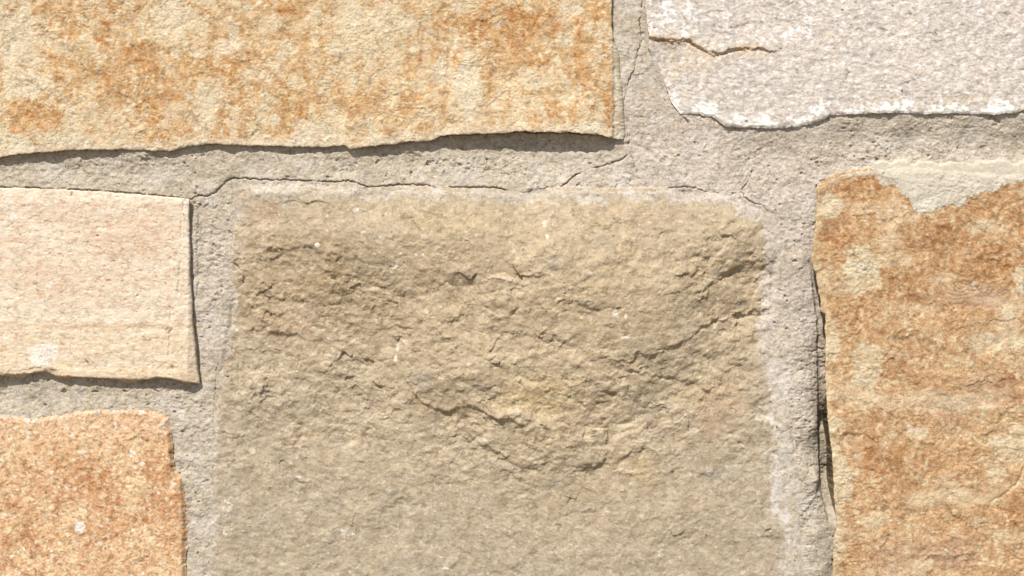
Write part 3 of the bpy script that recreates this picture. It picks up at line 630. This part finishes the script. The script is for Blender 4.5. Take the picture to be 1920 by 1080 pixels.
def colour_F(x, y, d, h):
    w = 0.3 * fbm(x, y, 45, 4, 521, 0.6)
    c = lin((214, 203, 190)) * np.ones(x.shape + (3,), F)
    c = mix(c, lin((224, 210, 196)), 0.7 * sst(-.3, .5, fbm(x, y, 110, 3, 522)))
    c = mix(c, lin((204, 192, 182)), 0.5 * sst(0, .6, fbm(x, y, 80, 3, 523)))
    c = mix(c, lin((228, 208, 178)), blobs(x, y, [(1300, 110, 80, 30, .8), (1400, 95, 60, 16, .7), (1560, 80, 30, 30, .4), (1790, 190, 90, 14, .5), (1660, 190, 50, 14, .4), (1250, 130, 26, 30, .6)], 1.4 * w) * 0.8)
    c = mix(c, lin((246, 240, 234)), specks(x, y, 12, 524, 0.02, 0.5) * 0.65)
    c = mix(c, lin((176, 162, 154)), specks(x, y, 10, 525, 0.1, 0.55) * 0.50)
    c = mix(c, lin((170, 154, 144)), worm(x, y, 13, 526, 1.2) * 0.34)
    wh = blobs(x, y, [(1245, 30, 24, 34, .9), (1300, 25, 24, 20, .9), (1360, 30, 10, 12, .8), (1480, 62, 44, 14, 1), (1520, 36, 18, 12, .8), (1575, 50, 12, 14, .8), (1835, 20, 14, 22, .7), (1285, 60, 16, 12, .7), (1545, 130, 12, 50, .4), (1440, 72, 20, 8, .6), (1220, 60, 8, 30, .7)], 1.5 * w)
    wh = wh * (0.25 + 1.0 * specks(x, y, 9, 531, -.2, 0.35))
    c = mix(c, lin((250, 246, 242)), crust(wh, x, y, 5) * .8)
    cr = rough_line([(1212, 73), (1240, 76), (1290, 78), (1304, 90), (1325, 98), (1345, 104), (1370, 98), (1400, 92), (1440, 95)], 3.4, 2.5, 42, 9.0)
    pd = polydist(x, y, cr, 16)
    c = mix(c, lin((208, 172, 124)), np.exp(-((pd) / 8.0) ** 2) * 0.5 * (1 - sst(1390, 1445, x)) * (0.4 + sst(-.2, .4, fbm(x, y, 30, 2, 530))))
    rim = (1 - sst(4, 32, (d if True else 0) + 12 * fbm(x, y, 26, 4, 527, 0.6) - 8)) * sst(150, 205, y)
    c = mix(c, lin((252, 248, 240)), crust(rim * (0.15 + 1.0 * sst(-0.3, 0.3, fbm(x, y, 50, 3, 528))) * (0.5 + 0.7 * specks(x, y, 10, 532, -.3, .3)), x, y, 6))
    c = mix(c, lin((100, 84, 72)), specks(x, y, 8, 529, 0.74, 0.86, 2.0) * 0.8)
    c = strokes(c, x, y, 851, 0.22, 0.5, 9, 1.2)
    return c * (K * 1.10)

# ------------------------------------------------------------------ neighbours
def far_maker(sd, tone):
    def relief(x, y, d):
        return (3 + 1.2 * fbm(x, y, 200, 3, sd) + .6 * fbm(x, y, 50, 3, sd + 1) + .8 * saw(x, y, 40, 1.6, 70, sd + 2, 1.6, .25) - 1.5 * (1 - sst(0, 10, d))).astype(F)
    def colour(x, y, d, h):
        c = lin(tone) * np.ones(x.shape + (3,), F)
        c = mix(c, lin((206, 150, 92)), .7 * sst(-.1, .5, fbm(x, y, 120, 4, sd + 3, .6)))
        c = mix(c, lin((240, 226, 200)), .5 * specks(x, y, 24, sd + 4, .1, .5))
        c = mix(c, lin((160, 120, 84)), .5 * specks(x, y, 22, sd + 5, .15, .55))
        return c * K
    return relief, colour

# ------------------------------------------------------------------ wall
wall = bpy.data.objects.new("mortar_bed", None); scene.collection.objects.link(wall)
wall["label"] = "rough grey mortar with fine dark cracks filling the joints between the stones"
wall["category"] = "mortar"
wall.location = (0, 0, -1.45)
def lift(o):
    if o.parent: o.location = (0, 0, 1.45)      # the drawing is laid out round the camera's height
    return o
one = lambda px, py: np.ones(px.shape, F)
FINE = 1.3
stones = {}
stones['A'] = lift(build_stone('A', "stone_block", relief_A, colour_A, M_orange, None, FINE,
    chamfer=[(1, [2, 5, 8, 9, 9], [.4, 1.2, 2.4, 5, 12], lambda px, py: sst(60, 110, py) * .9)],
    label="long ochre orange and cream mottled stone with an overhanging lower edge"))
stones['B'] = lift(build_stone('B', "stone_block", relief_B, colour_B, M_cream, None, FINE,
    chamfer=[(2, [1, 4, 7.5, 10, 10.5], [.6, 2.2, 4.6, 7.5, 14], lambda px, py: .45 + .55 * sst(.0, .5, fbm(px, py * 0, 70, 2, 3)))],
    label="smooth pale cream stone with pinkish bands and small brown specks"))
stones['C'] = lift(build_stone('C', "stone_block", relief_C, colour_C, M_grain, None, FINE,
    label="coarse grained peach orange stone with a white fleck"))
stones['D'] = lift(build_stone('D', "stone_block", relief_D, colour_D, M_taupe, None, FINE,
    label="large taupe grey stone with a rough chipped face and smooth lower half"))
stones['E'] = lift(build_stone('E', "stone_block", relief_E, colour_E, M_orange, None, FINE,
    chamfer=[(3, [.2, -2.2, -5, -9.5, -13], [.6, 2, 4, 8, 14], one)],
    label="tall rust brown and tan stone with pale blotches"))
stones['F'] = lift(build_stone('F', "stone_block", relief_F, colour_F, M_pale, None, FINE,
    label="pale greyish white stone with a bright white lower rim and a short ochre crack"))
tones = [(214, 180, 140), (226, 204, 176), (200, 186, 160), (222, 210, 200)]
for i in range(len(FAR)):
    rf, cf = far_maker(700 + 11 * i, tones[i % 4])
    lift(build_stone('far%d' % i, "stone_block", rf, cf, M_orange, wall, 6.0))

# ------------------------------------------------------------------ mortar
# relief of the joints in millimetres, read off the light: hollow joints, flush against the lower stones
MC = [(-500, 310, -2), (-500, 340, -3), (0, 300, -.6), (0, 325, -3.2), (0, 346, -1.2), (130, 296, -.6), (130, 326, -3.4), (130, 350, -.8), (260, 300, -.6), (260, 330, -3.2), (260, 360, -.8), (380, 285, -.8), (380, 320, -2.4), (385, 355, -1.8), (420, 345, -1.4), (370, 385, -2.2),
      (500, 285, -.8), (500, 312, -2.4), (500, 340, -.6), (640, 290, -.8), (640, 318, -2.6), (640, 345, -.3), (780, 285, -2.0), (780, 312, -3.4), (780, 342, -.2), (930, 270, -3.8), (930, 305, -4.2), (930, 345, -.2),
      (1060, 270, -4.6), (1060, 305, -4.0), (1060, 340, -.6), (1150, 275, -2.2), (1150, 310, -2.6), (1150, 345, -.6), (1200, 262, -1.0), (1220, 300, -.8), (1220, 345, -.4),
      (1185, -300, -1.5), (1178, 0, -.6), (1200, 0, -.8), (1178, 120, -.5), (1205, 120, -.8), (1190, 200, -.6), (1230, 180, -1.5), (1240, 225, -1.2), (1300, 240, -1.6), (1300, 275, -2.2), (1320, 320, -1.2), (1310, 350, -.4),
      (1400, 250, .0), (1400, 280, -3.0), (1400, 320, -2.4), (1400, 362, -1.0), (1480, 250, .2), (1480, 285, -3.0), (1480, 330, -2.0), (1470, 380, -1.2), (1600, 225, .8), (1600, 250, -2.6), (1600, 278, -4.4), (1600, 300, -2.0), (1700, 225, .8), (1700, 250, -4.0), (1700, 282, -6.2), (1700, 306, -1.6),
      (1820, 225, .8), (1820, 250, -4.0), (1820, 284, -6.2), (1820, 312, -1.4), (1920, 225, .8), (1920, 250, -3.6), (1920, 284, -5.8), (1920, 318, -1.2), (2400, 260, -2),
      (368, 450, -1.8), (385, 450, -2.2), (410, 450, -2.0), (434, 450, -1.6), (368, 560, -3.2), (385, 560, -3.2), (410, 560, -3.0), (430, 560, -3.2), (372, 660, -5.0), (390, 660, -4.2), (415, 670, -4.2), (385, 725, -4.4), (400, 740, -4.2),
      (-300, 720, -2), (-300, 760, -3), (0, 722, -2.4), (0, 745, -4.2), (0, 768, -1.6), (120, 728, -2.6), (120, 748, -4.2), (120, 768, -1.8), (240, 735, -2.6), (240, 750, -4.0), (240, 765, -2.0), (330, 740, -3.4), (330, 765, -3.4), (330, 800, -3.8),
      (360, 800, -3.4), (385, 800, -3.4), (345, 870, -3.8), (370, 870, -2.6), (392, 870, -3.6), (358, 960, -3.6), (375, 960, -2.4), (392, 960, -3.6), (360, 1080, -3.6), (378, 1080, -2.6), (392, 1080, -3.4), (370, 1330, -3),
      (1480, 420, -.8), (1510, 420, -1.4), (1528, 420, -4), (1450, 470, -1.0), (1480, 480, -.9), (1505, 490, -2.0), (1522, 500, -6), (1440, 560, -1.2), (1480, 560, -1.0), (1505, 560, -2.2), (1525, 560, -6), (1538, 560, -10), (1430, 640, -1.6), (1470, 640, -1.2), (1505, 640, -2.4), (1525, 640, -6), (1542, 640, -11),
      (1450, 720, -1.6), (1480, 720, -1.2), (1510, 720, -2.4), (1530, 720, -6), (1545, 720, -13), (1470, 800, -1.6), (1500, 800, -1.4), (1516, 800, -2.0), (1531, 800, -4.0), (1538, 800, -10), (1548, 800, -19), (1480, 900, -1.9), (1510, 900, -1.4), (1524, 900, -1.6), (1536, 900, -3.5), (1543, 900, -12), (1554, 900, -22),
      (1490, 1000, -2.0), (1515, 1000, -1.4), (1535, 1000, -2.4), (1545, 1000, -5), (1560, 1000, -9), (1495, 1080, -2.2), (1520, 1080, -1.6), (1538, 1080, -2.8), (1552, 1080, -7), (1560, 1080, -10), (1530, 1380, -3),
      (-1600, 0, -3), (3400, 0, -3), (3400, 1500, -3), (-1600, 1500, -3), (960, 1420, -3), (960, -380, -3), (-540, 600, -3), (2420, 700, -3)]
CRACKS = [([(-430, 348), (-200, 350), (0, 351), (70, 352), (140, 355), (210, 359), (260, 363), (320, 369), (360, 373), (366, 366), (385, 368), (400, 362), (410, 355), (425, 338), (436, 333), (470, 336), (520, 337)], 1.5, 3.0),
          ([(520, 337), (560, 338), (600, 340), (640, 341), (650, 338), (668, 342), (690, 351), (720, 349), (745, 346), (800, 347), (825, 354), (862, 350), (930, 352), (945, 355), (960, 367), (975, 363), (1010, 355), (1035, 351)], 1.5, 3.0),
          ([(1035, 351), (1060, 354), (1115, 359), (1160, 357)], 1.0, 1.3),
          ([(1204, -320), (1205, 0), (1200, 40), (1204, 75), (1195, 100), (1190, 130), (1180, 150), (1172, 180), (1168, 210), (1172, 238), (1180, 262), (1179, 285)], 1.4, 2.4), ([(1179, 285), (1190, 308), (1197, 335)], 1.0, 1.4),
          ([(1179, 287), (1165, 300), (1130, 310), (1100, 318), (1075, 330), (1060, 345), (1050, 352)], 1.5, 2.8),
          ([(1250, 353), (1285, 350), (1305, 352), (1320, 360), (1345, 362), (1368, 368), (1380, 362)], 1.3, 1.8),
          ([(1412, 320), (1402, 345), (1392, 355), (1395, 369), (1412, 380), (1432, 386), (1440, 395), (1446, 412)], 1.4, 2.0),
          ([(1217, 92), (1228, 115), (1247, 150), (1259, 188), (1278, 218), (1292, 228)], 1.6, 3.0),
          ([(1520, 372), (1535, 345), (1558, 330), (1602, 315)], 1.1, 1.2), ([(1660, 320), (1674, 313), (1686, 304)], 1.1, 1.2),
          ([(404, 690), (401, 740), (397, 800), (404, 830), (400, 860), (396, 900), (402, 940), (397, 1000), (399, 1060)], 1.2, 1.6),
          ([(1452, 445), (1444, 480), (1437, 492), (1438, 520), (1448, 532), (1466, 545)], 1.1, 1.2),
          ([(371, 400), (369, 440), (368, 470), (371, 520), (367, 560)], 1.2, 1.4)]
def axis(lo, hi, fine, vlo, vhi, far_lo, far_hi):
    v = [lo]
    while v[-1] < hi:
        out = max(vlo - v[-1], v[-1] - vhi, 0)
        v.append(v[-1] + fine + min(out * 0.05, 12))
    return np.array([far_lo] + v + [far_hi], F)
gx = axis(-1560, 3460, FINE, -20, 1940, -2400, 4300); gy = axis(-900, 2000, FINE, -20, 1100, -1500, 3438)
X, Y = np.meshgrid(gx, gy)
X = X.astype(F); Y = Y.astype(F)
dmax = np.full(X.shape, -45, F)
for k in OUT: dmax = np.maximum(dmax, depth_in(X, Y, k, 45.0))
keep = dmax < 42
H = np.full(X.shape, -3, F)
xs = X[keep]; ys = Y[keep]; dk = dmax[keep]
h = rbf(MC, xs, ys)
big = fbm(xs, ys, 70, 3, 601)
h += 0.6 * big + 0.42 * fbm(xs, ys, 22, 3, 602, 0.6, 1.3) + 0.42 * fbm(xs, ys, 9, 3, 603, 0.7, 1.3) + 0.16 * fbm(xs, ys, 4, 2, 604)
gritty = sst(-.2, .5, fbm(xs, ys, 90, 3, 605)) + blobs(xs, ys, [(1700, 300, 260, 40, 1), (1510, 800, 60, 300, .8), (900, 310, 300, 30, .6), (400, 500, 30, 140, .8)])
h += 0.55 * (0.4 + gritty) * facets(xs, ys, 9, 640, 1.3, 1, .7, .2) + 1.3 * facets(xs, ys, 38, 641, 1.8, 1, .4, .2)
h += 0.35 * fbm(xs, ys, 14, 3, 642, .6, 5.0) * sst(-.2, .4, fbm(xs, ys, 120, 2, 643))
h -= 1.6 * specks(xs, ys, 13, 644, 0.62, 0.72, 1.2) * sst(0, .4, fbm(xs, ys, 100, 2, 645) + .3 * gritty)
h -= 0.45 * gritty * worm(xs, ys, 11, 606, 1.8)
h -= 0.7 * specks(xs, ys, 9, 607, 0.62, 0.8) * gritty
# open gap down the lower left side of the right stone
gx_ = np.interp(ys, [490, 560, 600, 740, 800, 860, 930, 990], [1520, 1530, 1537, 1540, 1541, 1544, 1549, 1560]) + 2.0 * fbm(ys, ys * 0, 22, 4, 614, .6)
ga_ = np.interp(ys, [490, 540, 740, 800, 960, 992], [0, 3.5, 4.5, 10, 10, 0])
h -= (ga_ * sst(-3, 5, xs - gx_) * (xs < 1620)).astype(F)
h += 0.5 * specks(xs, ys, 12, 608, 0.6, 0.75) + 0.5 * fbm(xs, ys, 40, 3, 611)
h -= 0.9 * np.clip(gritty, 0, 1) * specks(ys * 0.9, xs * 0.25, 7, 609, 0.2, 0.7) * sst(1490, 1515, xs) * sst(450, 520, ys) * (xs < 1600)
for i, (ln, wd, dep) in enumerate(CRACKS):
    pl = rough_line(ln, 2.6, 2.0, 60 + i, 9.0)
    pd = polydist(xs, ys, pl, 8)
    brk = sst(-.55, .1, fbm(xs, ys, 34, 3, 612))
    h -= 1.3 * dep * np.exp(-(pd / (wd * (0.40 + 0.28 * brk))) ** 2) * (0.25 + 0.75 * brk)
    h -= 0.35 * np.exp(-(pd / 4.0) ** 2) * fbm(xs, ys, 7, 2, 613)
dD = depth_in(xs, ys, 'D', 45.0); dC = depth_in(xs, ys, 'C', 45.0); dE = depth_in(xs, ys, 'E', 45.0)
# smeared thin over the arrises of the stones it was pointed against
for dd, rel, reach in ((dD, relief_D, np.where(xs > 1380, 26 + 8 * sst(600, 900, ys), np.where(xs < 470, 4 + 6 * sst(560, 700, ys), 16))), (dC, relief_C, 3.0 + 0 * xs), (dE, relief_E, np.where(ys < 345, np.where(xs > 1640, 18.0, 7.0), -3.0))):
    m = dd > -6
    if not m.any(): continue
    dm = dd[m]; rr = np.asarray(reach)[m]
    t = 0.5 * (rr - dm + 9 * fbm(xs[m], ys[m], 90, 3, 631)) / 10.0 + 0.75 * fbm(xs[m], ys[m], 28, 5, 630, 0.66)
    hs_ = rel(xs[m], ys[m], np.maximum(dm, 0)) + np.clip(t, -1.5, 0.55)
    k_ = sst(-4, 8, dm) * (rr > 0)
    h[m] = h[m] * (1 - k_) + hs_ * k_
h -= np.where(dD > 0, sst(34, 44, dk), sst(12, 34, dk)) * 22
for k in ('A', 'F', 'B', 'C', 'E'):
    if k in ('A', 'B'): h -= sst(1, 7, depth_in(xs, ys, k, 20.0)) * 8
H[keep] = h
# colour of the mortar
def colour_mortar(x, y):
    w = fbm(x, y, 60, 4, 621, 0.6)
    tone = rbf([(0, 320, .05), (300, 320, .05), (600, 310, .1), (900, 300, .2), (1150, 320, .55), (1250, 280, 1), (1350, 310, .9), (1190, 80, .35), (1450, 300, .85), (1600, 260, .4), (1850, 260, .3), (1450, 400, .9), (1490, 500, .65), (1490, 700, .5), (1520, 950, .25), (400, 500, .4), (380, 620, .5), (200, 750, 0), (370, 850, .2), (370, 1050, .2)], x, y)
    c = lin((209, 195, 173)) * np.ones(x.shape + (3,), F)
    c = mix(c, lin((222, 207, 192)), np.clip(tone + 0.25 * w, 0, 1))
    c = mix(c, lin((206, 194, 172)), sst(1495, 1540, x) * sst(650, 900, y) * (x < 1600) * 0.7)
    c = mix(c, lin((232, 222, 206)), specks(x, y, 9, 622, 0.05, 0.55, 1.2) * 0.5)
    c = mix(c, lin((156, 148, 134)), specks(x, y, 8, 623, 0.1, 0.55, 1.2) * 0.5)
    c = mix(c, lin((130, 120, 106)), worm(x, y, 11, 624, 1.6) * 0.22)
    c = mix(c, lin((178, 164, 138)), specks(x, y, 110, 627, -.1, 0.5, 1.5) * 0.22)
    c = mix(c, lin((206, 182, 146)), specks(x, y, 10, 628, 0.42, 0.55) * 0.6)
    c = mix(c, lin((92, 82, 70)), specks(x, y, 7, 625, 0.72, 0.86, 1.2) * 0.8)
    c = mix(c, lin((226, 216, 204)), specks(x, y, 60, 626, 0.15, 0.6) * 0.4)
    c = mix(c, lin((236, 226, 216)), crust(blobs(x, y, [(1465, 720, 26, 60, .5), (1478, 900, 20, 60, .45), (1470, 810, 20, 50, .4), (1490, 1010, 20, 50, .45)]), x, y, 9) * .7)
    c = mix(c, lin((232, 220, 204)), blobs(x, y, [(560, 350, 110, 8, .5), (1640, 310, 80, 10, .6)], .5 * w))
    c = strokes(c, x, y, 861, 0.3, 0.45, 9, 1.5)
    return c * K * 1.0
C = np.full(X.shape + (3,), 0.3, F)
C[keep] = colour_mortar(xs, ys)
ny, nx = X.shape
kq = keep[:-1, :-1] & keep[1:, :-1] & keep[1:, 1:] & keep[:-1, 1:]
I = np.arange(ny * nx).reshape(ny, nx)
Q = np.stack([I[:-1, :-1][kq], I[1:, :-1][kq], I[1:, 1:][kq], I[:-1, 1:][kq]], -1)
used = np.zeros(ny * nx, bool); used[Q.ravel()] = True
remap = np.cumsum(used) - 1
Q = remap[Q]
V = to_world(X, Y, H).reshape(-1, 3)[used]; CC = C.reshape(-1, 3)[used]
# sides, top and back of the wall body, 0.35 m thick
per = np.concatenate([I[0, :-1], I[:-1, -1], I[-1, :0:-1], I[:0:-1, 0]]); per = remap[per]
VB = V[per].copy(); VB[:, 1] = 0.35; nb = len(V)
cur = nb + np.arange(len(per))
Q2 = np.stack([per, np.roll(per, -1), np.roll(cur, -1), cur], -1)
ctr = np.array([[0, 0.35, 0.2]], F)
tris = np.stack([cur, np.roll(cur, -1), np.full(len(cur), nb + len(per))], -1)
mortar = lift(mesh_obj("joint_face", np.concatenate([V, VB, ctr]), np.concatenate([Q, Q2]), np.concatenate([CC, CC[per], CC[:1]]), M_mortar, wall, tris))

# mortar smeared over the top of the right stone: a sub-part of that stone
ax = np.arange(1630, 2060, FINE); ay = np.arange(296, 430, FINE)
X, Y = np.meshgrid(ax, ay); X = X.astype(F); Y = Y.astype(F)
low = np.interp(X, [1630, 1655, 1680, 1700, 1715, 1740, 1765, 1790, 1810, 1840, 1870, 1920, 1960, 2050], [326, 340, 356, 376, 398, 404, 396, 388, 376, 360, 350, 344, 334, 320]).astype(F)
t = (low - Y + 16 * fbm(X, Y, 34, 6, 701, 0.68)) 
t = np.minimum(t, (X - 1640) * 0.8); t = np.minimum(t, (2050 - X)); t = np.minimum(t, (Y - 312) * 1.0 + 6 + 8 * fbm(X, Y, 30, 3, 706))
hE = relief_E(X, Y, np.maximum(depth_in(X, Y, 'E', 60.0), 0))
inE = depth_in(X, Y, 'E', 60.0)
flat = -0.4 + 2.2 * sst(320, 400, Y) + 0.3 * fbm(X, Y, 50, 3, 703)
top = np.maximum(hE + 0.1, flat)
hs = np.where(t > 0, 0, 0) + top * 1.0 + 0.6 * sst(0, 14, t) + 0.12 * fbm(X, Y, 12, 3, 702) + 0.08 * fbm(X, Y, 5, 2, 704)
hs = hs - 3.5 * (1 - sst(-7, 2, t))
cs = colour_mortar(X, Y)
cs = mix(cs / K, lin((220, 210, 190)), 0.7 + 0 * X)
cs = mix(cs, lin((238, 230, 212)), blobs(X, Y, [(1735, 385, 26, 16, .8), (1870, 345, 20, 8, .6)], .3 * fbm(X, Y, 30, 3, 705))) * K
ny, nx = X.shape; I = np.arange(ny * nx).reshape(ny, nx)
okk = (t > -9) ; kq = okk[:-1, :-1] & okk[1:, 1:] & okk[1:, :-1] & okk[:-1, 1:]
Q = np.stack([I[:-1, :-1][kq], I[1:, :-1][kq], I[1:, 1:][kq], I[:-1, 1:][kq]], -1)
used = np.zeros(ny * nx, bool); used[Q.ravel()] = True; remap = np.cumsum(used) - 1
sm = mesh_obj("mortar_smear", to_world(X, Y, hs).reshape(-1, 3)[used], remap[Q], cs.reshape(-1, 3)[used], M_mortar, stones['E'])
sm["label"] = "thin smear of grey mortar over the top of the rust stone"

# ------------------------------------------------------------------ ground, well below the picture, that throws light back up
gm = bpy.data.materials.new("pale_paving"); gm.use_nodes = True
gN = gm.node_tree.nodes; gL = gm.node_tree.links
gn = gN.new("ShaderNodeTexNoise"); gn.inputs["Scale"].default_value = 6; gn.inputs["Detail"].default_value = 8
gr = gN.new("ShaderNodeValToRGB"); gr.color_ramp.elements[0].color = (0.16, 0.135, 0.105, 1); gr.color_ramp.elements[1].color = (0.26, 0.225, 0.18, 1)
gt = gN.new("ShaderNodeTexCoord"); gL.new(gt.outputs["Object"], gn.inputs["Vector"]); gL.new(gn.outputs["Fac"], gr.inputs[0]); gL.new(gr.outputs[0], gN["Principled BSDF"].inputs["Base Color"])
gN["Principled BSDF"].inputs["Roughness"].default_value = 0.9
me = bpy.data.meshes.new("ground"); me.from_pydata([(-200, -200, 0), (200, -200, 0), (200, 200, 0), (-200, 200, 0)], [], [(0, 1, 2, 3)]); me.materials.append(gm)
g = bpy.data.objects.new("ground", me); g.location = (0, 0, -1.44); scene.collection.objects.link(g); g["kind"] = "structure"
